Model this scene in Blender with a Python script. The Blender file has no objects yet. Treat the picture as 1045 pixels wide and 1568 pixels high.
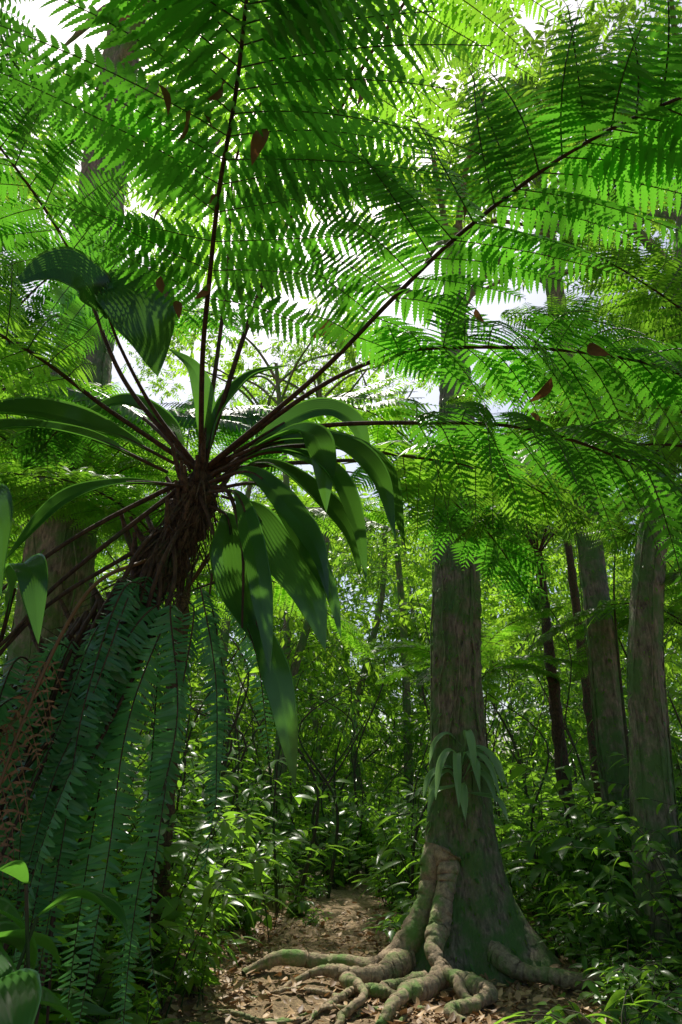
import bpy, math, numpy as np
from mathutils import Vector
R = np.random.RandomState(7)
scene = bpy.context.scene
UP = np.array([0,0,1.0])

# ------------------------------------------------------------------ helpers
def nrm(v):
    v = np.asarray(v, float)
    return v/(np.linalg.norm(v, axis=-1, keepdims=True)+1e-9)
SUN = nrm(np.array([-.10,.72,1.15]))

def frames(d, n):
    d = nrm(d); s = nrm(np.cross(d, n)); nn = np.cross(s, d)
    return np.stack([s, d, nn], axis=-1)          # columns side, dir, normal

def spline(P, n):
    P = np.asarray(P, float)
    Q = np.vstack([2*P[0]-P[1], P, 2*P[-1]-P[-2]])
    m = len(P)-1
    t = np.linspace(0, m-1e-6, n); i = t.astype(int); f = (t-i)[:, None]
    a, b, c, d = Q[i], Q[i+1], Q[i+2], Q[i+3]
    S = .5*((2*b)+(-a+c)*f+(2*a-5*b+4*c-d)*f**2+(-a+3*b-3*c+d)*f**3)
    L = np.r_[0, np.cumsum(np.linalg.norm(np.diff(S, axis=0), axis=1))]
    u = np.linspace(0, L[-1], n)
    return np.stack([np.interp(u, L, S[:, k]) for k in range(3)], 1)

class MB:
    def __init__(s): s.V=[]; s.F=[]; s.A=[]; s.M=[]; s.n=0
    def raw(s, v, f, var=.5, mat=0):
        v=np.asarray(v,float); f=np.asarray(f,int)
        s.V.append(v); s.F.append(f+s.n); s.n+=len(v)
        s.A.append(np.broadcast_to(np.asarray(var,float),(len(v),)).copy())
        s.M.append(np.full(len(f),mat))
    def inst(s, tmpl, M, loc, var, mat=0):
        tv, tf = tmpl; N=len(loc)
        v=np.einsum('nij,kj->nki', M, tv)+loc[:,None,:]
        f=tf[None]+(np.arange(N)*len(tv))[:,None,None]
        s.raw(v.reshape(-1,3), f.reshape(-1,4), np.repeat(var,len(tv)), mat)
    def mesh(s, name, mats, smooth=True):
        V=np.concatenate(s.V); F=np.concatenate(s.F); A=np.concatenate(s.A); M=np.concatenate(s.M)
        me=bpy.data.meshes.new(name)
        me.vertices.add(len(V)); me.vertices.foreach_set('co', V.astype(np.float32).ravel())
        me.loops.add(F.size); me.loops.foreach_set('vertex_index', F.astype(np.int32).ravel())
        me.polygons.add(len(F)); me.polygons.foreach_set('loop_start', (np.arange(len(F))*4).astype(np.int32))
        me.polygons.foreach_set('material_index', M.astype(np.int32))
        me.polygons.foreach_set('use_smooth', np.full(len(F), smooth))
        at=me.attributes.new('var','FLOAT','POINT'); at.data.foreach_set('value', A.astype(np.float32))
        for m in mats: me.materials.append(m)
        me.update(calc_edges=True); me.validate()
        return me

def obj(name, me, parent=None, loc=(0,0,0), rot=(0,0,0), sc=1):
    o=bpy.data.objects.new(name, me); scene.collection.objects.link(o)
    o.location=loc; o.rotation_euler=rot
    o.scale=(sc,sc,sc) if np.isscalar(sc) else sc
    if parent: o.parent=parent
    return o
def empty(name, loc=(0,0,0)):
    o=bpy.data.objects.new(name,None); scene.collection.objects.link(o); o.location=loc; o.empty_display_size=.2
    return o

def leaf_tmpl(ts, hw, fold=.25, droop=.15):
    V=[];F=[]
    for t,h in zip(ts,hw):
        z=-droop*t*t
        V+= [(-h,t,z+fold*h),(0,t,z),(h,t,z+fold*h)]
    for i in range(len(ts)-1):
        a=3*i; F+=[(a,a+1,a+4,a+3),(a+1,a+2,a+5,a+4)]
    return np.array(V,float), np.array(F,int)
def smooth_leaf(n, w, fold=.25, droop=.15, p=.8):
    t=np.linspace(0,1,n+1); h=.5*w*np.abs(np.sin(np.pi*t**p))**.9+.004
    h[-1]=.004
    return leaf_tmpl(t,h,fold,droop)
def lobed(nl, w, fold=.2, droop=.12):
    ts=[];hs=[]
    env=lambda t:(1-t**2.6)*.5*w+.006
    for i in range(nl):
        t0=i/nl; ts+=[t0,t0+.62/nl]; hs+=[env(t0)*.62, env(t0+.62/nl)]
    ts.append(1.0); hs.append(.004)
    return leaf_tmpl(ts,hs,fold,droop)

def tube(mb, P, r, sides=6, var=.5, mat=0, jit=0):
    P=np.asarray(P,float); n=len(P); r=np.broadcast_to(r,(n,))
    T=np.gradient(P,axis=0); T=nrm(T)
    ref=np.array([1,0,0.]) if abs(T[0][2])>.8 else UP
    A=nrm(np.cross(T,ref)); B=np.cross(T,A)
    th=np.linspace(0,2*np.pi,sides,endpoint=False)
    rr=r[:,None]*(1+jit*R.randn(n,sides))
    V=P[:,None]+rr[...,None]*(np.cos(th)[None,:,None]*A[:,None]+np.sin(th)[None,:,None]*B[:,None])
    i=np.arange(n-1)[:,None]*sides; j=np.arange(sides)[None]; k=(j+1)%sides
    F=np.stack([i+j,i+k,i+sides+k,i+sides+j],-1).reshape(-1,4)
    mb.raw(V.reshape(-1,3),F,var,mat)

# ------------------------------------------------------------------ materials
def nt(name):
    m=bpy.data.materials.new(name); m.use_nodes=True; m.node_tree.nodes.clear()
    return m, m.node_tree.nodes, m.node_tree.links
def leaf_mat(name, dark, light, trans, tf=.45, rough=.38, nscale=3.0, spec=.5):
    m,N,L=nt(name)
    out=N.new('ShaderNodeOutputMaterial'); at=N.new('ShaderNodeAttribute'); at.attribute_name='var'
    oi=N.new('ShaderNodeObjectInfo')
    tc=N.new('ShaderNodeTexCoord'); no=N.new('ShaderNodeTexNoise'); no.inputs['Scale'].default_value=nscale; no.inputs['Detail'].default_value=1
    L.new(tc.outputs['Object'],no.inputs['Vector'])
    a=N.new('ShaderNodeMath'); a.operation='MULTIPLY_ADD'; L.new(at.outputs['Fac'],a.inputs[0]); a.inputs[1].default_value=.6; L.new(no.outputs['Fac'],a.inputs[2])
    b=N.new('ShaderNodeMath'); b.operation='MULTIPLY_ADD'; L.new(oi.outputs['Random'],b.inputs[0]); b.inputs[1].default_value=.5; L.new(a.outputs[0],b.inputs[2])
    c=N.new('ShaderNodeMapRange'); L.new(b.outputs[0],c.inputs[0]); c.inputs[1].default_value=.45; c.inputs[2].default_value=1.45
    mx=N.new('ShaderNodeMix'); mx.data_type='RGBA'; L.new(c.outputs[0],mx.inputs[0]); mx.inputs[6].default_value=(*dark,1); mx.inputs[7].default_value=(*light,1)
    mt=N.new('ShaderNodeMix'); mt.data_type='RGBA'; L.new(c.outputs[0],mt.inputs[0]); mt.inputs[6].default_value=(*[x*.5 for x in trans],1); mt.inputs[7].default_value=(*trans,1)
    p=N.new('ShaderNodeBsdfPrincipled'); L.new(mx.outputs[2],p.inputs['Base Color']); p.inputs['Roughness'].default_value=rough; p.inputs['Specular IOR Level'].default_value=spec
    t=N.new('ShaderNodeBsdfTranslucent'); L.new(mt.outputs[2],t.inputs['Color'])
    ms=N.new('ShaderNodeMixShader'); ms.inputs[0].default_value=tf
    L.new(p.outputs[0],ms.inputs[1]); L.new(t.outputs[0],ms.inputs[2]); L.new(ms.outputs[0],out.inputs[0])
    return m
def bark_mat(name, c1, c2, moss, mossamt=.5, sc=6, stretch=.25, bump=.6, detail=8):
    m,N,L=nt(name)
    out=N.new('ShaderNodeOutputMaterial'); tc=N.new('ShaderNodeTexCoord'); mp=N.new('ShaderNodeMapping')
    mp.inputs['Scale'].default_value=(1,1,stretch); L.new(tc.outputs['Object'],mp.inputs[0])
    n1=N.new('ShaderNodeTexNoise'); n1.inputs['Scale'].default_value=sc*4; n1.inputs['Detail'].default_value=detail; n1.inputs['Roughness'].default_value=.7; L.new(mp.outputs[0],n1.inputs['Vector'])
    n2=N.new('ShaderNodeTexNoise'); n2.inputs['Scale'].default_value=sc*.6; n2.inputs['Detail'].default_value=detail*.75; n2.inputs['Roughness'].default_value=.65; L.new(tc.outputs['Object'],n2.inputs['Vector'])
    r1=N.new('ShaderNodeMapRange'); r1.inputs[1].default_value=.35; r1.inputs[2].default_value=.68; L.new(n1.outputs['Fac'],r1.inputs[0])
    m1=N.new('ShaderNodeMix'); m1.data_type='RGBA'; m1.inputs[6].default_value=(*c1,1); m1.inputs[7].default_value=(*c2,1); L.new(r1.outputs[0],m1.inputs[0])
    r2=N.new('ShaderNodeMapRange'); r2.inputs[1].default_value=.75-mossamt*.5; r2.inputs[2].default_value=.85-mossamt*.4; L.new(n2.outputs['Fac'],r2.inputs[0])
    m2=N.new('ShaderNodeMix'); m2.data_type='RGBA'; m2.inputs[7].default_value=(*moss,1); L.new(m1.outputs[2],m2.inputs[6]); L.new(r2.outputs[0],m2.inputs[0])
    p=N.new('ShaderNodeBsdfPrincipled'); p.inputs['Roughness'].default_value=.85; L.new(m2.outputs[2],p.inputs['Base Color'])
    bp=N.new('ShaderNodeBump'); bp.inputs['Strength'].default_value=bump; bp.inputs['Distance'].default_value=.03; L.new(n1.outputs['Fac'],bp.inputs['Height']); L.new(bp.outputs[0],p.inputs['Normal'])
    L.new(p.outputs[0],out.inputs[0]); return m

M_fern = leaf_mat('fern_leaf',(.02,.075,.012),(.06,.15,.025),(.18,.60,.03),.54,.34,2.5)
M_fernb= leaf_mat('fern_leaf_bright',(.03,.09,.012),(.075,.17,.025),(.36,.76,.04),.58,.38,1.5)
M_sword= leaf_mat('sword_fern_leaf',(.04,.16,.055),(.09,.25,.09),(.22,.66,.15),.45,.34,4)
M_strap= leaf_mat('strap_leaf',(.028,.11,.022),(.07,.19,.04),(.24,.64,.06),.40,.18,5)
M_leafy= leaf_mat('understory_leaf',(.045,.14,.022),(.10,.21,.035),(.40,.78,.05),.52,.3,.8)
M_pale = leaf_mat('epiphyte_leaf',(.12,.25,.08),(.22,.36,.15),(.45,.8,.25),.4,.25,3)
M_canop= leaf_mat('canopy_leaf',(.04,.11,.015),(.08,.17,.025),(.48,.84,.05),.62,.4,.8)
M_dead = leaf_mat('dead_leaf',(.07,.03,.012),(.30,.15,.06),(.25,.10,.03),.2,.6,9)
M_litter=leaf_mat('litter_leaf',(.16,.08,.035),(.62,.40,.20),(.25,.12,.04),.15,.55,9)
M_stem = bark_mat('fern_stem',(.03,.014,.008),(.09,.045,.022),(.03,.05,.015),.2,12,.5,.3,2)
M_costa= leaf_mat('fern_costa',(.03,.04,.01),(.06,.07,.02),(.05,.1,.02),.1,.4,8)
M_twig = bark_mat('twig',(.04,.03,.015),(.08,.06,.03),(.03,.07,.01),.5,8,.5,.2,1)
M_fibre= bark_mat('trunk_fibre',(.025,.014,.009),(.15,.085,.045),(.04,.09,.02),.35,14,.5,.8,3)
M_bark = bark_mat('tree_bark',(.07,.052,.036),(.42,.33,.23),(.10,.19,.045),.70,6,.25,1)
M_root = bark_mat('root_bark',(.20,.14,.09),(.58,.43,.27),(.16,.28,.06),.58,7,1,.8)

# ------------------------------------------------------------------ terrain
def sstep(a,b,x):
    t=np.clip((x-a)/(b-a),0,1); return t*t*(3-2*t)
def gh(x,y):
    x=np.asarray(x,float); y=np.asarray(y,float)
    h=.55*sstep(-.7,-2.6,x)*1.0+.35*sstep(2.2,4.5,x)
    h=h*sstep(-6,2,y)
    h=h+.05*np.sin(x*1.7+.5)*np.cos(y*1.3)+.02*np.sin(x*5.1+y*3.3)+.015*np.sin(x*9.7-y*7.1)
    h=h+.03*np.clip(y-13,0,60)
    return h
xs=np.r_[np.linspace(-150,-8,24),np.linspace(-7.8,7.8,260),np.linspace(8,150,24)]
ys=np.r_[np.linspace(-120,-2,16),np.linspace(-1.8,16,300),np.linspace(16.5,200,40)]
X,Y=np.meshgrid(xs,ys); Z=gh(X,Y)+.007*R.randn(*X.shape)*(np.abs(X)<8)
nx,ny=len(xs),len(ys)
i=np.arange(ny-1)[:,None]*nx; j=np.arange(nx-1)[None]
F=np.stack([i+j,i+j+1,i+j+1+nx,i+j+nx],-1).reshape(-1,4)
mb=MB(); mb.raw(np.stack([X,Y,Z],-1).reshape(-1,3),F)
m,N,L=nt('forest_floor')
out=N.new('ShaderNodeOutputMaterial'); tc=N.new('ShaderNodeTexCoord')
n1=N.new('ShaderNodeTexNoise'); n1.inputs['Scale'].default_value=30; n1.inputs['Detail'].default_value=12; n1.inputs['Roughness'].default_value=.75; L.new(tc.outputs['Object'],n1.inputs['Vector'])
cr=N.new('ShaderNodeValToRGB'); L.new(n1.outputs['Fac'],cr.inputs[0])
cr.color_ramp.elements[0].position=.34; cr.color_ramp.elements[0].color=(.10,.06,.03,1)
cr.color_ramp.elements[1].position=.66; cr.color_ramp.elements[1].color=(.56,.39,.21,1)
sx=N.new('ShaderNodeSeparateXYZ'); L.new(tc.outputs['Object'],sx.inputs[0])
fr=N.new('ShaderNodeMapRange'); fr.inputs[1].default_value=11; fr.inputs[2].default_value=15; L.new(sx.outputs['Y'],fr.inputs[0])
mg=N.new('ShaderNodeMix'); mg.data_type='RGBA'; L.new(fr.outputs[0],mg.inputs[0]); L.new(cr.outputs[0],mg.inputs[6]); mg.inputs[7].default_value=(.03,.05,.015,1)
p=N.new('ShaderNodeBsdfPrincipled'); p.inputs['Roughness'].default_value=.9; L.new(mg.outputs[2],p.inputs['Base Color'])
bp=N.new('ShaderNodeBump'); bp.inputs['Distance'].default_value=.04; L.new(n1.outputs['Fac'],bp.inputs['Height']); L.new(bp.outputs[0],p.inputs['Normal']); L.new(p.outputs[0],out.inputs[0])
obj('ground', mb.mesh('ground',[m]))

# ------------------------------------------------------------------ fern fronds
T_hero=lobed(8,.27,.15,.12); T_mid=smooth_leaf(3,.27,.2,.12,.6)
def frond(mb, ctrl, Lp=.6, s0=.25, spacing=.10, pin=.10, psp=.026, tmpl=T_hero, r0=.014, droop=.18, miss=.0, mats=(0,1,2), hint=UP, ang=8):
    n=80; P=spline(ctrl,n); L=np.sum(np.linalg.norm(np.diff(P,axis=0),axis=1))
    tube(mb,P,np.linspace(r0,r0*.22,n),7,R.rand(),mats[1])
    T=nrm(np.gradient(P,axis=0))
    s=s0*L; S_=[]
    while s<L*.995:
        S_.append(s); x=(s/L-s0)/(1-s0); s+=spacing*(1-.65*max(0,x)**1.5)
    for si in S_:
        x=min(1,max(0,(si/L-s0)/(1-s0))); q=si/L*(n-1); k=min(int(q),n-2); f=q-k
        base=P[k]*(1-f)+P[k+1]*f; t=T[k]
        S=nrm(np.cross(t,hint)); U=np.cross(S,t)
        for sd in (-1,1):
            if R.rand()<miss: continue
            lp=Lp*(1-x**2.4)*(.6+.4*min(1,x*3.5))*(1+.06*R.randn())+.02
            an=math.radians(ang+38*x+5*R.randn())
            d=nrm(sd*S*math.cos(an)+t*math.sin(an)+U*(.10+.09*R.randn()))
            m=max(4,int(lp/psp)); u=(np.arange(m)+.7)/m
            dr=droop*(1+.4*R.randn()); side=t*(.07*R.randn())
            Q=base+d*(u*lp)[:,None]-UP*(dr*lp*u**2)[:,None]+side*(u**2*lp)[:,None]
            Qn=np.vstack([base,Q[::3],Q[-1:]+1e-4])
            tube(mb,Qn,np.linspace(r0*.22,.0012,len(Qn)),4,R.rand(),mats[2])
            tq=nrm(np.gradient(Q,axis=0))
            U2=nrm(U+.25*R.randn(3)); sq=nrm(np.cross(tq,U2)); uq=np.cross(sq,tq)
            pl=pin*(1-np.clip(u,0,1)**3.0)*(.75+.25*np.minimum(1,u*5))*(.5+.5*min(1,lp/(.5*Lp)))+.008
            v0=.5+.32*R.randn()
            for e in (-1,1):
                a2=np.radians(14+18*u+4*R.randn(m))[:,None]
                dd=e*sq*np.cos(a2)+tq*np.sin(a2)-UP*(.16+.14*R.rand(m))[:,None]
                M=frames(dd,uq+.14*R.randn(m,3))
                keep=R.rand(m)>.015
                scl=(pl*(1+.07*R.randn(m)))[:,None,None]
                mb.inst(tmpl,(M*scl)[keep],Q[keep],(v0+.1*R.randn(m))[keep],mats[0])
    return P

fern=empty('tree_fern')
HUB=np.array([-.68,3.0,2.92])
FM=[M_fern,M_stem,M_costa]
FB=[M_fernb,M_stem,M_costa]
heroes=[
 ([HUB,(-.61,2.54,3.24),(-.53,2.2,3.38),(-.43,1.81,3.46),(-.31,1.4,3.38),(-.22,1.03,3.22),(-.14,.7,2.95)],dict(Lp=.85,s0=.33,spacing=.13,droop=.2,pin=.12,psp=.029)),
 ([HUB,(-.12,2.52,3.14),(.2,2.19,3.29),(.416,1.91,3.34),(.68,1.54,3.30),(.9,1.26,3.19),(1.1,.95,2.95)],dict(Lp=.66,s0=.36,spacing=.115,droop=.22,pin=.105)),
 ([HUB,(-.22,2.82,3.05),(.336,2.64,2.99),(.82,2.48,2.86),(1.3,2.37,2.56),(1.55,2.3,2.25)],dict(Lp=.60,s0=.42,droop=.65)),
 ([HUB,(-.13,2.67,3.17),(.22,2.49,3.24),(.48,2.35,3.18),(.89,2.18,3.04),(1.2,2.04,2.84),(1.45,1.95,2.5)],dict(Lp=.52,s0=.42,droop=.45)),
 ([HUB,(-.23,2.94,3.03),(.375,3.0,3.0),(.84,3.09,2.94),(1.23,3.16,2.72)],dict(Lp=.45,s0=.45,droop=.4)),
 ([HUB,(-.2,3.3,3.12),(.29,3.53,3.2),(.89,4.03,3.03),(1.28,4.36,2.6)],dict(Lp=.5,s0=.38,droop=.35)),
 ([HUB,(-1.04,2.70,3.08),(-1.35,2.24,3.16),(-1.7,1.8,3.0)],dict(Lp=.55,s0=.45,droop=.25)),
 ([HUB,(-1.05,2.82,3.33),(-1.3,2.59,3.89),(-1.5,2.18,4.11),(-1.6,1.6,4.0)],dict(Lp=.7,s0=.38,spacing=.12,droop=.25)),
 ([HUB,(-.64,2.96,3.5),(-.6,2.87,4.01),(-.54,2.57,4.47),(-.31,2.2,4.58),(-.05,1.7,4.45)],dict(Lp=.7,s0=.4,spacing=.13,droop=.22)),
 ([HUB,(-1.09,2.74,2.52),(-1.3,2.53,2.2),(-1.6,2.3,1.75)],dict(Lp=.4,s0=.7)),
 ([HUB,(-1.15,2.75,2.32),(-1.25,2.5,1.98),(-1.5,2.2,1.5)],dict(Lp=.4,s0=.75)),
 ([HUB,(-.75,3.6,3.6),(-.7,4.3,3.95),(-.6,5.0,3.8)],dict(Lp=.6,s0=.3,droop=.3)),
 ([HUB,(-.3,3.5,3.55),(.2,4.1,3.9),(.7,4.6,3.75)],dict(Lp=.6,s0=.3,droop=.3)),
 ([HUB,(-1.2,3.4,3.5),(-1.7,3.9,3.8),(-2.2,4.3,3.6)],dict(Lp=.6,s0=.3,droop=.3)),
 ([HUB,(-.35,2.6,3.8),(.15,2.0,4.5),(.7,1.5,4.75),(1.25,1.0,4.5)],dict(Lp=.75,s0=.45,spacing=.13,droop=.2)),
]
for k,(c,kw) in enumerate(heroes):
    mb=MB(); frond(mb,c,tmpl=T_hero,**kw)
    obj('frond_%d'%(k+1), mb.mesh('frond',FM if k<3 or k==5 else [M_fern if k%2 else M_fernb,M_stem,M_costa]), fern)

# trunk of the tree fern (leaning, fibrous)
mb=MB()
TP=spline([(-2.1,3.15,.1),(-1.85,3.1,.9),(-1.55,3.05,1.55),(-1.15,3.05,2.0),(-.86,3.0,2.4),(-.71,3.0,2.7),(-.67,3.0,2.95)],90)
rad=np.interp(np.linspace(0,1,90),[0,.3,.6,.8,.93,1],[.17,.12,.085,.085,.10,.04])
tube(mb,TP,rad,18,.5,0,.2)
Tfib=smooth_leaf(3,.035,.1,.3,.5)
cnt=5200
q=R.rand(cnt)**.75*89; k=q.astype(int).clip(0,88)
th=R.rand(cnt)*2*np.pi; T=nrm(np.gradient(TP,axis=0))[k]
A=nrm(np.cross(T,[0,1,.1])); B=np.cross(T,A)
o=np.cos(th)[:,None]*A+np.sin(th)[:,None]*B
loc=TP[k]+o*rad[k][:,None]*.9
d=o*.7-T*(.3+.8*R.rand(cnt))[:,None]-UP*.6+.35*R.randn(cnt,3)
mb.inst(Tfib,frames(d,o+.3*R.randn(cnt,3))*(.05+.2*R.rand(cnt)**2)[:,None,None],loc,R.rand(cnt),0)
for _ in range(60):
    k=R.randint(45,88); a=R.rand()*6.28
    o=np.array([math.cos(a),math.sin(a)*.8,.35+.4*R.rand()]); l=.10+.14*R.rand()
    p0=TP[k]; tube(mb,spline([p0,p0+o*l*.6,p0+o*l+UP*l*.4],8),np.linspace(.022,.009,8),6,R.rand(),0,.12)
obj('trunk', mb.mesh('fern_trunk',[M_fibre]), fern)
mb=MB()
stk=[[(-.85,2.95,2.6),(-.9,2.78,2.37),(-1.05,2.7,1.75),(-1.12,2.46,1.2),(-1.15,2.4,.7)],
     [(-.6,2.9,2.8),(-.5,2.8,2.72),(-.42,2.75,2.45),(-.40,2.74,2.1)],
     [(-.65,2.9,2.75),(-.55,2.8,2.5),(-.55,2.78,2.25)],
     [(-.9,2.9,2.5),(-1.2,2.6,2.1),(-1.35,2.4,1.6),(-1.4,2.2,1.0)]]
for _ in range(14):
    x0=-.65-.5*R.rand(); z0=2.7-(-.65-x0)*1.1
    stk.append([(x0,2.9,z0),(x0-.06*R.randn(),2.76,z0-.35),(x0-.05-.2*R.rand(),2.6+.3*R.rand(),z0-1.0),(x0-.05-.35*R.rand(),2.5+.4*R.rand(),max(.5,z0-1.4-.8*R.rand()))])
for c in stk: tube(mb,spline(c,30),np.linspace(.011,.004,30),6,R.rand(),0,.05)
obj('old_stalks', mb.mesh('old_stalks',[M_stem]), fern)
# a dead hanging frond with brown shrivelled pinnae
mb=MB()
for c in [[(-.85,2.9,2.45),(-1.0,2.6,2.2),(-1.12,2.45,1.6),(-1.16,2.4,1.0),(-1.15,2.4,.6)]]:
    frond(mb,c,Lp=.10,s0=.35,spacing=.05,pin=.03,psp=.02,tmpl=T_mid,r0=.009,droop=1.4,hint=np.array([0,-1,.2]),mats=(0,0,0))
obj('dead_fronds', mb.mesh('dead_fronds',[M_dead]), fern)

# ------------------------------------------------------------------ hanging sword ferns
T_sw=leaf_tmpl([0,.06,.2,.4,.6,.8,.93,1],[.03,.125,.105,.10,.09,.065,.035,.004],.12,.12)
def sword(mb,ctrl,pl=.08,sp=.0165,r=.004):
    n=70; P=spline(ctrl,n); L=np.sum(np.linalg.norm(np.diff(P,axis=0),axis=1))
    tube(mb,P,np.linspace(r,r*.3,n),5,.5,1)
    T=nrm(np.gradient(P,axis=0)); m=int(L*.88/sp); u=.1+.9*(np.arange(m)+.5)/m
    q=u*(n-1); k=q.astype(int).clip(0,n-2)
    base=P[k]+(P[k+1]-P[k])*(q-k)[:,None]; t=T[k]
    yaw=R.randn()*.5+np.cumsum(R.randn(m))*.07
    hint=nrm(np.stack([np.sin(yaw),-np.cos(yaw),.4+0*yaw],1))
    S=nrm(np.cross(t,hint)); U=np.cross(S,t)
    l=pl*np.sin(np.pi*np.clip(.12+.86*u,0,1))**.55+.006
    v0=.5+.3*R.randn()
    for e in (-1,1):
        keep=R.rand(m)>.09
        d=e*S+t*(.22+.16*R.randn(m))[:,None]-U*(.15+.25*R.rand(m))[:,None]-UP*.1
        M=frames(d,U+.25*R.randn(m,3))*(l*(1+.10*R.randn(m)))[:,None,None]
        mb.inst(T_sw,M[keep],(base+t*(sp*.5*(e>0)))[keep],(v0+.2*R.randn(m))[keep],0)
sf=empty('sword_fern')
spec=[((-.62,2.86,2.3),(-.58,2.74,2.2),(-.50,2.68,1.85),(-.46,2.66,1.45)),
 ((-.68,2.86,2.3),(-.70,2.72,2.2),(-.78,2.66,1.75),(-.83,2.64,1.25),(-.86,2.62,.80)),
 ((-.66,2.86,2.28),(-.64,2.72,2.2),(-.66,2.66,1.7),(-.70,2.64,1.2),(-.73,2.62,.72)),
 ((-.72,2.86,2.25),(-.8,2.7,2.15),(-.93,2.62,1.75),(-.99,2.6,1.3),(-1.0,2.58,.85)),
 ((-.78,2.86,2.2),(-.92,2.7,2.1),(-1.05,2.6,1.7),(-1.12,2.58,1.35)),
 ((-.60,2.88,2.3),(-.48,2.8,2.28),(-.36,2.75,2.0),(-.30,2.75,1.65)),
 ((-.64,2.84,2.25),(-.60,2.70,2.1),(-.60,2.65,1.6),(-.62,2.63,1.1),(-.60,2.62,.85)),
 ((-.75,2.9,2.2),(-.85,2.8,2.05),(-.9,2.8,1.6),(-.92,2.8,1.1),(-.9,2.8,.7)),
 ((-1.1,2.8,1.9),(-1.25,2.55,1.75),(-1.33,2.45,1.4),(-1.35,2.4,.95)),
 ((-.7,2.95,2.25),(-.74,2.95,2.1),(-.76,2.98,1.5),(-.8,2.98,.9),(-.82,2.98,.6)),
 ((-.58,2.9,2.3),(-.52,2.85,2.2),(-.47,2.86,1.8),(-.5,2.88,1.2))]
for _ in range(12):
    x0=-.6-.95*R.rand(); z0=2.4-(-.6-x0)*.85; y0=2.9; l=R.uniform(.9,1.5); f=R.uniform(.1,.35)
    spec.append(((x0,y0,z0),(x0-.05,y0-f*.7,z0+.03),(x0-.10,y0-f,z0-l*.35),(x0-.14-.1*R.rand(),y0-f-.05,z0-l*.7),(x0-.16-.1*R.rand(),y0-f-.05,z0-l)))
for k,c in enumerate(spec):
    c=[np.array(a)+.025*R.randn(3) for a in c]
    mb=MB(); sword(mb,c,pl=.055+.03*R.rand()); obj('frond_%d'%(k+1),mb.mesh('sword_frond',[M_sword,M_stem]),sf)

# ------------------------------------------------------------------ strap leaves
def strap(mb,ctrl,w=.12,pleats=5,fold=.25,hint=UP,s0=.0,var=None,peak=.45):
    n=40; P=spline(ctrl,n); T=nrm(np.gradient(P,axis=0))
    S=nrm(np.cross(T,hint)); U=np.cross(S,T)
    t=np.linspace(0,1,n); x=np.clip((t-s0)/(1-s0),0,1)
    h=.5*w*np.abs(np.sin(np.pi*x**(math.log(.5)/math.log(peak))))**.95*(1+.03*np.sin(t*23+R.rand()*6))+.004*(1-x)+.001
    c=4*pleats+1; a=np.linspace(-1,1,c)
    z=fold*np.abs(a)[None]*h[:,None]+.15*np.abs(((a*pleats)%1)-.5)[None]*h[:,None]*2
    wob=.10*np.sin(t*11+R.rand()*6)[:,None]*a[None]*h[:,None]
    V=P[:,None]+S[:,None]*(a[None,:,None]*h[:,None,None])+U[:,None]*(z+wob)[...,None]
    i=np.arange(n-1)[:,None]*c; j=np.arange(c-1)[None]
    F=np.stack([i+j,i+j+1,i+j+1+c,i+j+c],-1).reshape(-1,4)
    mb.raw(V.reshape(-1,3),F,R.rand() if var is None else var,0)
ep=empty('broad_strap_plant')
FC=np.array([.1,-1,.55])
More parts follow.
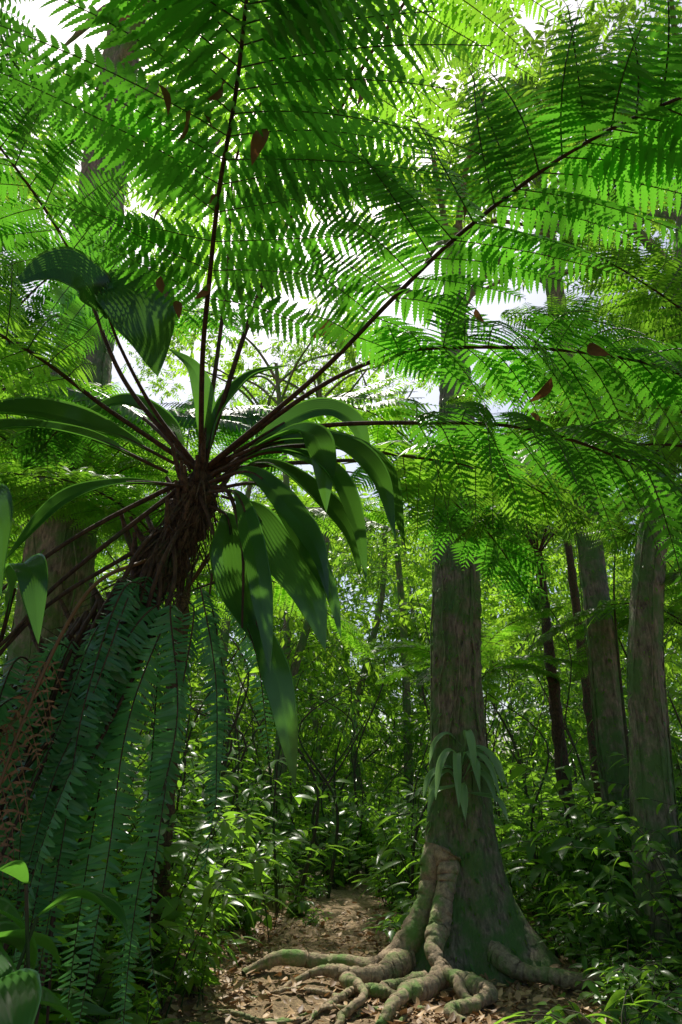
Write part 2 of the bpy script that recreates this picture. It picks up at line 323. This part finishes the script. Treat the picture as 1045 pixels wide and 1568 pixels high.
leaves=[
 ([(-.6,2.9,2.85),(-.35,2.85,3.0),(-.05,2.8,2.98),(.18,2.75,2.8),(.27,2.72,2.45)],.115),
 ([(-.6,2.88,2.85),(-.3,2.75,2.95),(-.0,2.68,2.9),(.16,2.6,2.7),(.22,2.58,2.42)],.10),
 ([(-.58,2.9,2.82),(-.35,2.82,2.88),(-.12,2.75,2.7),(.03,2.72,2.5),(.08,2.7,2.3)],.11),
 ([(-.6,2.85,2.8),(-.4,2.75,2.8),(-.22,2.7,2.6),(-.1,2.66,2.4),(-.05,2.66,2.2)],.10),
 ([(-.55,2.9,2.75),(-.4,2.8,2.65),(-.25,2.75,2.4),(-.12,2.72,2.2),(-.06,2.7,2.0)],.16),
 ([(-.6,2.9,2.7),(-.50,2.82,2.6),(-.44,2.8,2.3),(-.34,2.78,2.02)],.19),
 ([(-.5,2.85,2.3),(-.36,2.8,2.15),(-.24,2.76,1.85),(-.17,2.76,1.5)],.10),
 ([(-.65,2.95,2.9),(-.6,2.9,3.15),(-.45,2.85,3.35),(-.25,2.8,3.4)],.12),
 ([(-.75,2.9,2.9),(-1.05,2.75,3.0),(-1.4,2.6,3.02),(-1.8,2.5,2.9)],.15),
 ([(-.8,2.85,2.85),(-1.1,2.6,2.9),(-1.4,2.4,2.82),(-1.7,2.3,2.6)],.10),
 ([(-.7,2.9,2.8),(-.95,2.75,2.75),(-1.15,2.6,2.6),(-1.3,2.5,2.3)],.07),
 ([(-.5,2.85,2.95),(-.15,2.9,3.2),(.05,2.9,3.15),(.15,2.9,2.9)],.10),
 ([(-.5,2.8,2.9),(-.18,2.65,2.95),(-.08,2.6,2.8),(-.06,2.6,2.55)],.12),
 ([(-.58,2.85,2.85),(-.3,2.7,2.88),(-.05,2.62,2.75),(.06,2.6,2.5),(.1,2.6,2.25)],.09),
 ([(-.6,2.85,2.75),(-.45,2.72,2.68),(-.36,2.66,2.4),(-.3,2.64,2.1),(-.27,2.64,1.9)],.09),
 ([(-.58,2.88,2.78),(-.35,2.78,2.75),(-.18,2.72,2.5),(-.05,2.7,2.25),(.0,2.7,2.05)],.09),
 ([(-.6,2.95,2.85),(-.35,3.0,3.05),(-.1,3.05,3.0),(.05,3.05,2.75)],.09),
 ([(-.72,2.95,2.9),(-.85,2.95,3.15),(-1.05,2.9,3.25),(-1.25,2.85,3.15)],.10),
 ([(-.66,2.95,2.9),(-.66,2.9,3.2),(-.72,2.85,3.4),(-.85,2.8,3.5)],.09),
 ([(-1.3,2.6,2.0),(-1.2,2.45,2.25),(-1.1,2.35,2.2),(-1.02,2.3,1.95)],.10),
 ([(-1.5,2.6,2.2),(-1.35,2.4,2.5),(-1.22,2.3,2.4),(-1.15,2.25,2.1)],.11),
 ([(-1.6,2.7,1.9),(-1.5,2.5,2.4),(-1.45,2.4,2.7),(-1.35,2.3,2.75)],.13),
]
mb=MB()
for c,w in leaves:
    strap(mb,c,w*1.1,6,.3,s0=.15,hint=FC+.3*R.randn(3))
    tube(mb,spline(c,20)[:7],.008,6,.5,1)
# bifid leaf on a tall stalk
sp_=spline([(-.7,3.0,2.95),(-.88,2.85,3.2),(-1.02,2.75,3.5),(-1.06,2.7,3.68)],24)
sp_=spline([(-.7,3.0,2.95),(-.88,2.82,3.15),(-1.0,2.62,3.35),(-1.05,2.5,3.48)],24)
tube(mb,sp_,np.linspace(.012,.007,24),6,.5,1)
strap(mb,[(-1.04,2.5,3.46),(-1.11,2.4,3.55),(-1.22,2.32,3.55),(-1.38,2.3,3.46)],.20,7,.25,hint=np.array([.0,-1,.1]),var=-.3)
strap(mb,[(-1.05,2.5,3.44),(-.99,2.42,3.53),(-.87,2.35,3.42),(-.78,2.32,3.2),(-.73,2.32,3.02)],.30,7,.2,hint=np.array([.1,-1,.1]),var=-.3)
obj('leaves',mb.mesh('strap_leaves',[M_strap,M_stem]),ep)

# ------------------------------------------------------------------ generic frond + background tree ferns
gf=[]
for k,(mt,tm) in enumerate([(FM,T_mid),(FB,T_mid),(FB,T_mid),(FM,T_mid)]):
    mb=MB(); e=.55+.15*R.randn(); b=.25*R.randn()
    frond(mb,[(0,0,0),(b*.2,.5,.5*e+.15),(b*.5,1.1,.75*e+.1),(b*.8,1.7,.55*e),(b,2.2,.0)],Lp=.55,s0=.2,spacing=.095,pin=.09,psp=.026,tmpl=tm,r0=.013,droop=.3)
    gf.append(mb.mesh('generic_frond',mt))
def tree_fern(x,y,z,n=13,s=1.,br=False):
    e=empty('tree_fern',(x,y,z))
    g=float(gh(x,y)); mb=MB()
    P=spline([(0,0,g-z-.1),(0,0,(g-z)*.5),(0,0,0.05)],40)
    tube(mb,P,np.linspace(.10,.06,40)*min(s,1.05),14,.5,0,.12)
    q=R.randint(0,40,900); th=R.rand(900)*6.28; o=np.stack([np.cos(th),np.sin(th),-.3+0*th],1)
    mb.inst(Tfib,frames(o*.6-UP*.8+.3*R.randn(900,3),o)*(.05+.1*R.rand(900))[:,None,None],P[q]+o*.07*s,R.rand(900),0)
    obj('trunk',mb.mesh('bg_fern_trunk',[M_fibre]),e)
    a0=R.rand()*6.28
    for k in range(n):
        obj('frond',gf[R.randint(1,3) if br else R.randint(0,4)],e,(0,0,0),(R.uniform(-.25,.45)+(k%2)*.2,R.uniform(-.15,.15),a0+k*6.283/n+R.uniform(-.2,.2)),s*R.uniform(.85,1.15))
for a in [(3.3,5.2,4.4,11,1.,True),(-3.0,6.9,3.7,11,1.05,True),(-3.2,5.0,4.6,11,1.1),(3.1,10.2,4.9,12,1.2,True),(1.8,9.8,2.7,10,.75,True),(-2.8,1.4,5.0,8,1.1),(2.9,1.8,4.6,8,1.05),
          (4.6,8.5,3.2,10,1.,True),(-5,9,5,12,1.3,True),(4.4,12.5,7.0,12,1.4,True),(-1.4,5.9,3.1,10,1.0,True),(2.75,3.9,3.25,10,.85)]:
    tree_fern(*a)

# ------------------------------------------------------------------ foliage clumps
def spray(mb,P,tm,ll,nl,mat=0,mt=1,updir=UP,r=.004):
    P=spline(P,16); T=nrm(np.gradient(P,axis=0)); tube(mb,P[::3],np.linspace(r,r*.4,6),4,.5,mt)
    u=np.linspace(.25,1,nl); k=(u*15).astype(int); t=T[k]; s=nrm(np.cross(t,updir)); e=np.where(np.arange(nl)%2,1,-1)[:,None]
    d=e*s*.8+t*(.45+.2*R.rand(nl))[:,None]-UP*(.25+.3*R.rand(nl))[:,None]+.15*R.randn(nl,3)
    d[-1]=t[-1]
    M=frames(d,updir+.3*R.randn(nl,3))*(ll*(.7+.5*R.rand(nl)))[:,None,None]
    mb.inst(tm,M,P[k],.5+.25*R.randn(nl),mat)
Tl_broad=smooth_leaf(5,.38,.25,.25,.8); Tl_mid=smooth_leaf(3,.36,.25,.2,.8); Tl_long=smooth_leaf(5,.17,.3,.4,.75)
def canopy_clump(nt_,ll,leafmat,rad=1.):
    mb=MB()
    for _ in range(nt_):
        d=nrm(R.randn(3)*np.array([1,1,.6])+UP*.15); c=R.randn(3)*np.array([.35,.35,.22])*rad; l=rad*(.35+.35*R.rand())
        spray(mb,[c,c+d*l*.5+UP*.05,c+d*l-UP*.08],Tl_mid,ll,12,0,1,nrm(UP+.3*R.randn(3)))
    return mb.mesh('canopy_clump',[leafmat,M_twig])
def shrub(nst,h,ll,tm,mat,nl=16,spread=.6):
    mb=MB()
    for _ in range(nst):
        a=R.rand()*6.28; o=np.array([math.cos(a),math.sin(a),0]); hh=h*(.5+.6*R.rand()); b=R.randn(3)*np.array([.15,.15,0])*h
        P=[b,b+UP*hh*.5+o*spread*.2*hh,b+UP*hh*.85+o*spread*.55*hh,b+UP*hh*.9+o*spread*hh]
        spray(mb,P,tm,ll,nl,0,1,nrm(UP+.5*o),.006)
    return mb.mesh('shrub',[mat,M_twig])
CC=[canopy_clump(32,.14,M_canop) for _ in range(3)]+[canopy_clump(30,.12,M_leafy) for _ in range(2)]
SH=[shrub(12,1.1,.20,Tl_broad,M_leafy,12),shrub(13,1.2,.16,Tl_broad,M_leafy,13),shrub(10,1.0,.26,Tl_long,M_leafy,12),shrub(14,1.3,.13,Tl_mid,M_leafy,18)]
HB=[shrub(14,.35,.13,Tl_broad,M_leafy,7,.9),shrub(16,.3,.10,Tl_broad,M_leafy,8,1.),shrub(12,.4,.22,Tl_long,M_leafy,6,.8),shrub(12,.25,.08,Tl_mid,M_leafy,8,1.)]
def scat(parent,name,meshes,pts,s0,s1,tilt=.2):
    for p_ in pts:
        obj(name,meshes[R.randint(len(meshes))],parent,tuple(p_),(R.uniform(-tilt,tilt),R.uniform(-tilt,tilt),R.rand()*6.28),R.uniform(s0,s1))
def pathx(y): return -.1+.05*(y-6)+.15*math.sin(y*.6)
def onpath(x,y): return abs(x-pathx(y))<(.75 if y<10 else .35) and y<13
def shades(x,y,z,zt):      # where this clump's shadow lands at height zt
    k=(z-zt)/SUN[2]; return x-SUN[0]*k, y-SUN[1]*k
def blocked(x,y,z):
    a,b=shades(x,y,z,3.2); c,d=shades(x,y,z,.4)
    if abs(c-pathx(d)-.3)<2.4 and 3.5<d<12: return True
    if 1.2<c<5 and 5<d<14: return R.rand()<.95
    if -3.5<a<4.5 and -1<b<7: return R.rand()<.88
    if abs(a)<7 and b<17: return R.rand()<.76
    return False
und=empty('understory_foliage')
pts=[]
while len(pts)<430:
    y=7.2+22*R.rand()**1.15; x=R.uniform(-1,1)*(1.5+.56*y)
    if onpath(x,y) or (y<8.6 and -0.9<x<2.2): continue
    pts.append((x,y,float(gh(x,y))-.05))
scat(und,'shrub',SH,pts,.8,1.6)
pts=[]
while len(pts)<230:
    y=R.uniform(14,29); x=R.uniform(-.45,.6)*y; z=R.uniform(.4,8.0)
    pts.append((x,y,z+float(gh(x,y))))
scat(und,'leaf_clump',CC,pts,1.0,1.8,.5)
hb=empty('ground_plants'); pts=[]
while len(pts)<430:
    y=R.uniform(2.5,14); x=R.uniform(-1,1)*(1+.6*y)
    if onpath(x,y) and (y<9 or R.rand()<.95): continue
    if -1.1<x<1.35 and 3.8<y<7.6: continue
    if 1.35<=x<2.0 and 5.2<y<8 and R.rand()<.6: continue
    pts.append((x,y,float(gh(x,y))-.02))
scat(hb,'herb',HB,pts,.6,1.4)
bk=empty('bank_shrubs'); pts=[]
for _ in range(36):
    x=R.uniform(-3.4,-1.15); y=R.uniform(3.6,7.5); pts.append((x,y,float(gh(x,y))-.05))
for _ in range(32):
    x=R.uniform(2.3,4.6); y=R.uniform(6.0,9); pts.append((x,y,float(gh(x,y))-.05))
scat(bk,'shrub',SH,pts,.6,1.2)
# canopy
cn=empty('forest_canopy'); pts=[]
def gap(x,y,z):
    e=(z-1.5)/y; az=x/y
    return (.0<az<.20 and .44<e<.75) or (-.02<az<.42 and .5<e<1.1 and R.rand()<.75)
while len(pts)<250:
    y=R.uniform(8,32); x=R.uniform(-1,1)*(2+.6*y); z=R.uniform(4.5,26)
    if (z-1.5)/y>1.9 or blocked(x,y,z) or gap(x,y,z): continue
    pts.append((x,y,z))
scat(cn,'leaf_clump',CC,pts,1.1,2.1,.6)
ds=empty('distant_forest'); pts=[]
while len(pts)<290:
    y=R.uniform(29,46); x=R.uniform(-1,1)*(3+.5*y); z=R.rand()*18+.03*(y-13)
    if ((z/y)>.40 and R.rand()<.5) or gap(x,y,z): continue
    pts.append((x,y,z))
scat(ds,'leaf_clump',CC,pts,2.4,3.8,.6)

# ------------------------------------------------------------------ trees
def tree(name,base,path,rads,crown,ncl,but=None,mat=M_bark,sides=40,fl=.05):
    e=empty(name,base); B=np.array(base,float)
    n=200; P=spline(np.array(path,float)-B,n); r=np.interp(np.linspace(0,1,n),np.linspace(0,1,len(rads)),rads)
    mb=MB(); th=np.linspace(0,2*np.pi,sides,endpoint=False)
    z=P[:,2]; rr=r[:,None]*(1+fl*np.sin(th*5+z[:,None]*.8)+.03*np.sin(th*9-z[:,None]*2.3)+.035*R.randn(n,sides))
    if but:
        for (a,l,h,pw) in but:
            c=np.clip(np.cos(th-a),0,1)**pw
            rr=rr+l*c[None]*np.exp(-np.clip(z,0,None)/h)[:,None]
    V=P[:,None]+np.stack([np.cos(th)[None]*rr,np.sin(th)[None]*rr,0*rr],-1)
    i=np.arange(n-1)[:,None]*sides; j=np.arange(sides)[None]; k=(j+1)%sides
    F=np.stack([i+j,i+k,i+sides+k,i+sides+j],-1).reshape(-1,4); mb.raw(V.reshape(-1,3),F)
    top=P[-1]
    for b in range(7):
        a=b*.9+R.rand(); s=P[int(n*(.72+.26*R.rand()))]
        d=np.array([math.cos(a),math.sin(a),.6])*crown*.9
        tube(mb,spline([s,s+d*.4+UP*.3,s+d],20),np.linspace(r[-1]*.8,.02,20),8,.5,0,.05)
    obj('trunk',mb.mesh('trunk',[mat]),e)
    for _ in range(ncl):
        d=nrm(R.randn(3))*crown*R.rand()**.4; d[2]*=.6
        obj('crown_leaves',CC[R.randint(3)],e,tuple(top+d+UP*.6),(R.rand(),R.rand(),R.rand()*6),R.uniform(.9,1.5))
    return e,P,r
def climbers(e,P,r,nv,nleaf,zmax,lobes=None):      # lianas, rootlets, moss tufts and small climbing leaves
    mb=MB(); n=len(P); kmax=int(np.searchsorted(P[:,2],zmax))
    for _ in range(nv):
        a=R.rand()*6.28; w=R.uniform(-1.5,1.5); ks=np.arange(2,kmax,6); aa=a+w*ks/n*2+.15*np.cumsum(R.randn(len(ks)))
        Q=P[ks]+np.stack([np.cos(aa),np.sin(aa),0*aa],1)*(r[ks]*1.06+.004)[:,None]
        tube(mb,spline(Q,len(ks)*3),R.uniform(.004,.012),5,R.rand(),0,.08)
    k=R.randint(2,kmax,nleaf); a=R.rand(nleaf)*6.28; o=np.stack([np.cos(a),np.sin(a),0*a],1)
    rr=r[k].copy()
    if lobes:
        for (la,l,h,pw) in lobes: rr=rr+l*np.clip(np.cos(a-la),0,1)**pw*np.exp(-np.clip(P[k,2],0,None)/h)
    mb.inst(Tl_mid,frames(o*.6-UP*.7+.3*R.randn(nleaf,3),o+.4*UP)*(.02+.06*R.rand(nleaf)**2.5)[:,None,None],P[k]+o*(rr*1.03)[:,None],R.rand(nleaf),1)
    obj('climbing_vines',mb.mesh('climbing_vines',[M_bark,M_leafy]),e)
LB=[(-.2,.78,.55,7),(3.5,.55,.5,8),(-1.9,.36,.4,9),(1.5,.4,.4,8),(.6,.35,.5,10),(-1.0,.38,.4,10)]
mt_,P_,r_=tree('buttressed_rainforest_tree',(1.08,7.3,-.05),[(1.08,7.3,-.15),(1.1,7.3,.7),(1.15,7.3,1.54),(1.22,7.3,2.83),(1.42,7.35,5.7),(1.6,7.8,8),(1.9,8.6,10)],
     [.26,.26,.245,.215,.18,.13,.08],2.0,6,LB,sides=110)
climbers(mt_,P_,r_,10,2000,6,LB)
for args in [('rainforest_tree',(3.38,9,.3),[(3.38,9,.2),(3.38,9,1.55),(3.46,9,4.5),(3.5,9,8),(3.5,9,12)],[.2,.17,.16,.14,.1],2.2,6),
 ('rainforest_tree',(2.8,7,.1),[(2.8,7,0),(2.87,7,.5),(3.0,7,1.9),(3.2,7,3.3),(3.8,7,5.5),(5.0,7,10)],[.22,.17,.15,.14,.12,.1],2.,6),
 ('rainforest_tree',(-2.85,6.5,.5),[(-2.75,6.5,.4),(-2.78,6.5,3),(-2.85,6.5,5),(-3.05,6.5,9),(-3.1,6.5,14)],[.34,.32,.29,.24,.16],2.6,9)]:
    e,P_,r_=tree(*args); climbers(e,P_,r_,8,1500 if args[1][0]<0 else 600,6)
for k in range(9):
    y=R.uniform(15,27); x=R.uniform(-.55,.6)*y
    tree('rainforest_tree',(x,y,float(gh(x,y))),[(x,y,float(gh(x,y))-.1),(x+.2*R.randn(),y,3),(x+.4*R.randn(),y,7),(x+.6*R.randn(),y,12)],[.13,.10,.08,.05],2.2,3,sides=14)
sap=MB()
for k in range(110):
    y=R.uniform(8.5,18); x=R.uniform(-.35,.5)*y
    if onpath(x,y): continue
    g=float(gh(x,y)); l=R.uniform(2.0,5)
    tube(sap,spline([(x,y,g-.05),(x+.2*R.randn(),y,g+l*.4),(x+.4*R.randn(),y,g+l*.75),(x+.6*R.randn(),y+.2*R.randn(),g+l)],20),np.linspace(R.uniform(.010,.04),.005,20),6,R.rand(),0,.05)
obj('sapling_stems',sap.mesh('sapling_stems',[M_twig]))

# roots of main tree (children)
mb=MB()
def root(c,r0,r1=.02):
    P=spline(c,90); P[:,2]=gh(P[:,0],P[:,1])+P[:,2]; P[:,:2]+=np.cumsum(R.randn(90,2),axis=0)*.006; w=np.linspace(r0,r1,90)*(1+.18*np.sin(np.linspace(0,14,90)+R.rand()*6))
    tube(mb,P-np.array([1.08,7.3,-.05]),w,14,.5,0,.05)
root([(.93,7.15,1.0),(.74,7.08,.48),(.56,7.0,.2),(.3,6.95,.13),(-.1,7.05,.13),(-.45,6.95,.11),(-.85,6.85,.02)],.13,.035)
root([(1.0,7.05,1.0),(.88,6.85,.5),(.80,6.6,.26),(.86,6.4,.15),(.95,6.1,.10),(1.05,5.8,0)],.12)
root([(.6,6.95,.16),(.4,6.7,.13),(.1,6.5,.12),(-.2,6.55,.08),(-.5,6.4,0)],.10)
root([(.84,6.5,.14),(.6,6.25,.12),(.4,5.95,.12),(.3,5.65,.09),(.1,5.35,0)],.095)
root([(.9,6.35,.11),(1.1,6.05,.09),(.75,5.75,.09),(.7,5.35,.05)],.075)
root([(.3,6.85,.10),(.05,6.35,.10),(.15,5.95,.08),(-.05,5.65,0)],.07)
root([(.5,6.15,.07),(.2,6.1,.07),(-.2,5.95,.03)],.05)
root([(.7,6.55,.10),(.45,6.45,.08),(.3,6.25,.06),(.0,6.2,.02)],.055)
root([(1.3,6.9,.2),(1.6,6.6,.1),(2.1,6.4,.05),(2.6,6.3,0)],.085)
for _ in range(16):
    x0=R.uniform(-.4,1.1); y0=R.uniform(5.6,7.2); a=R.uniform(2.5,4.5); l=R.uniform(.3,.8)
    root([(x0,y0,.02),(x0+math.cos(a)*l*.5+.05*R.randn(),y0+math.sin(a)*l*.5,.025),(x0+math.cos(a)*l,y0+math.sin(a)*l,0)],R.uniform(.012,.028),.006)
obj('roots',mb.mesh('roots',[M_root]),mt_)

# epiphyte on main tree
e=empty('trunk_epiphyte',(0,0,0)); mb=MB()
C=np.array([1.18,7.02,1.66])
for k in range(18):
    a=R.uniform(math.pi*.95,math.pi*2.05) ; l=R.uniform(.3,.52); o=np.array([math.cos(a),math.sin(a)*.7,0])
    c0=C+np.array([.03*R.randn(),0,.14*R.randn()])
    up=R.uniform(-.1,.6)
    strap(mb,[c0,c0+o*l*.4+UP*up*l,c0+o*l*.8+UP*(up*.6-.15)*l,c0+o*l+UP*(up*.2-.6)*l],R.uniform(.055,.08),2,.3,s0=.15,hint=np.array([0,-.5,1]))
obj('leaves',mb.mesh('epiphyte',[M_pale]),e)

# broad-leaved plant in left foreground
e=empty('broad_leaved_plant'); mb=MB()
for k in range(32):
    b=np.array([-.95+.15*R.randn(),1.85+.14*R.randn(),.3]); a=R.rand()*6.28; o=np.array([math.cos(a),math.sin(a),0]); hh=R.uniform(.35,1.0)
    q=b+UP*hh+o*.08; tube(mb,spline([b,b+UP*hh*.6,q],10),.005,5,.5,1)
    l=R.uniform(.2,.34); strap(mb,[q,q+o*l*.4+UP*.04,q+o*l*.8,q+o*l-UP*.06],l*.45,4,.25)
obj('leaves',mb.mesh('broad_leaves',[M_strap,M_twig]),e)

# leaf litter
mb=MB(); n=13000
x=np.r_[R.uniform(-4,5,n//2),R.uniform(-1.6,2.4,n-n//2)]; y=np.r_[R.uniform(4,14,n//2),R.uniform(5,9.5,n-n//2)]
px=-.1+.05*(y-6)+.15*np.sin(y*.6); kp=(np.abs(x-px+.1)>.45)|(R.rand(n)<.4); x=x[kp]; y=y[kp]; n=len(x)
loc=np.stack([x,y,gh(x,y)+.014+.02*R.rand(n)],1); a=R.rand(n)*6.28
d=np.stack([np.cos(a),np.sin(a),.25*R.randn(n)],1)
mb.inst(smooth_leaf(4,.45,.3,-.2,.8),frames(d,UP+.4*R.randn(n,3))*(.035+.075*R.rand(n)**1.5)[:,None,None],loc,R.rand(n)*1.6-.3,0)
obj('leaf_litter',mb.mesh('leaf_litter',[M_litter]))
# dead leaves caught in the fronds
mb=MB(); n=24
src=[(-.50,1.75,3.5),(-.62,2.1,3.5),(-.5,1.4,3.45),(-.2,1.6,3.4),(.45,1.9,3.3),(.9,2.3,2.95),(-.7,2.2,3.4),(-.56,2.3,3.35)]
loc=np.array([src[k%8] for k in range(n)])+.18*R.randn(n,3)*np.array([1,1,.3])
mb.inst(smooth_leaf(5,.45,.5,.4,.8),frames(-UP+.5*R.randn(n,3),R.randn(n,3))*(.06+.06*R.rand(n))[:,None,None],loc,.3*R.rand(n),0)
obj('caught_dead_leaves',mb.mesh('caught_dead_leaves',[M_dead]))

# ------------------------------------------------------------------ light, sky, camera
el=math.asin(SUN[2]); rot=math.atan2(SUN[0],SUN[1])
w=bpy.data.worlds.new('World'); scene.world=w; w.use_nodes=True; N=w.node_tree.nodes; L=w.node_tree.links
sk=N.new('ShaderNodeTexSky'); sk.sky_type='NISHITA'; sk.sun_disc=False; sk.sun_elevation=el; sk.sun_rotation=rot; sk.dust_density=2.5; sk.air_density=1.0
L.new(sk.outputs[0],N['Background'].inputs[0]); N['Background'].inputs[1].default_value=.15
sl=bpy.data.lights.new('sun','SUN'); sl.energy=5; sl.angle=math.radians(.5); sl.color=(1,.95,.85)
so=bpy.data.objects.new('sun',sl); scene.collection.objects.link(so); so.rotation_euler=Vector(-SUN).to_track_quat('-Z','Y').to_euler()
cam=bpy.data.cameras.new('camera'); co=bpy.data.objects.new('camera',cam); scene.collection.objects.link(co)
cam.sensor_fit='VERTICAL'; cam.sensor_height=36; cam.lens=24; cam.clip_end=500; cam.clip_start=.05
co.location=(0,0,1.5); co.rotation_euler=(math.radians(112),0,0); scene.camera=co
scene.view_settings.view_transform='Standard'; scene.view_settings.look='None'; scene.view_settings.exposure=0
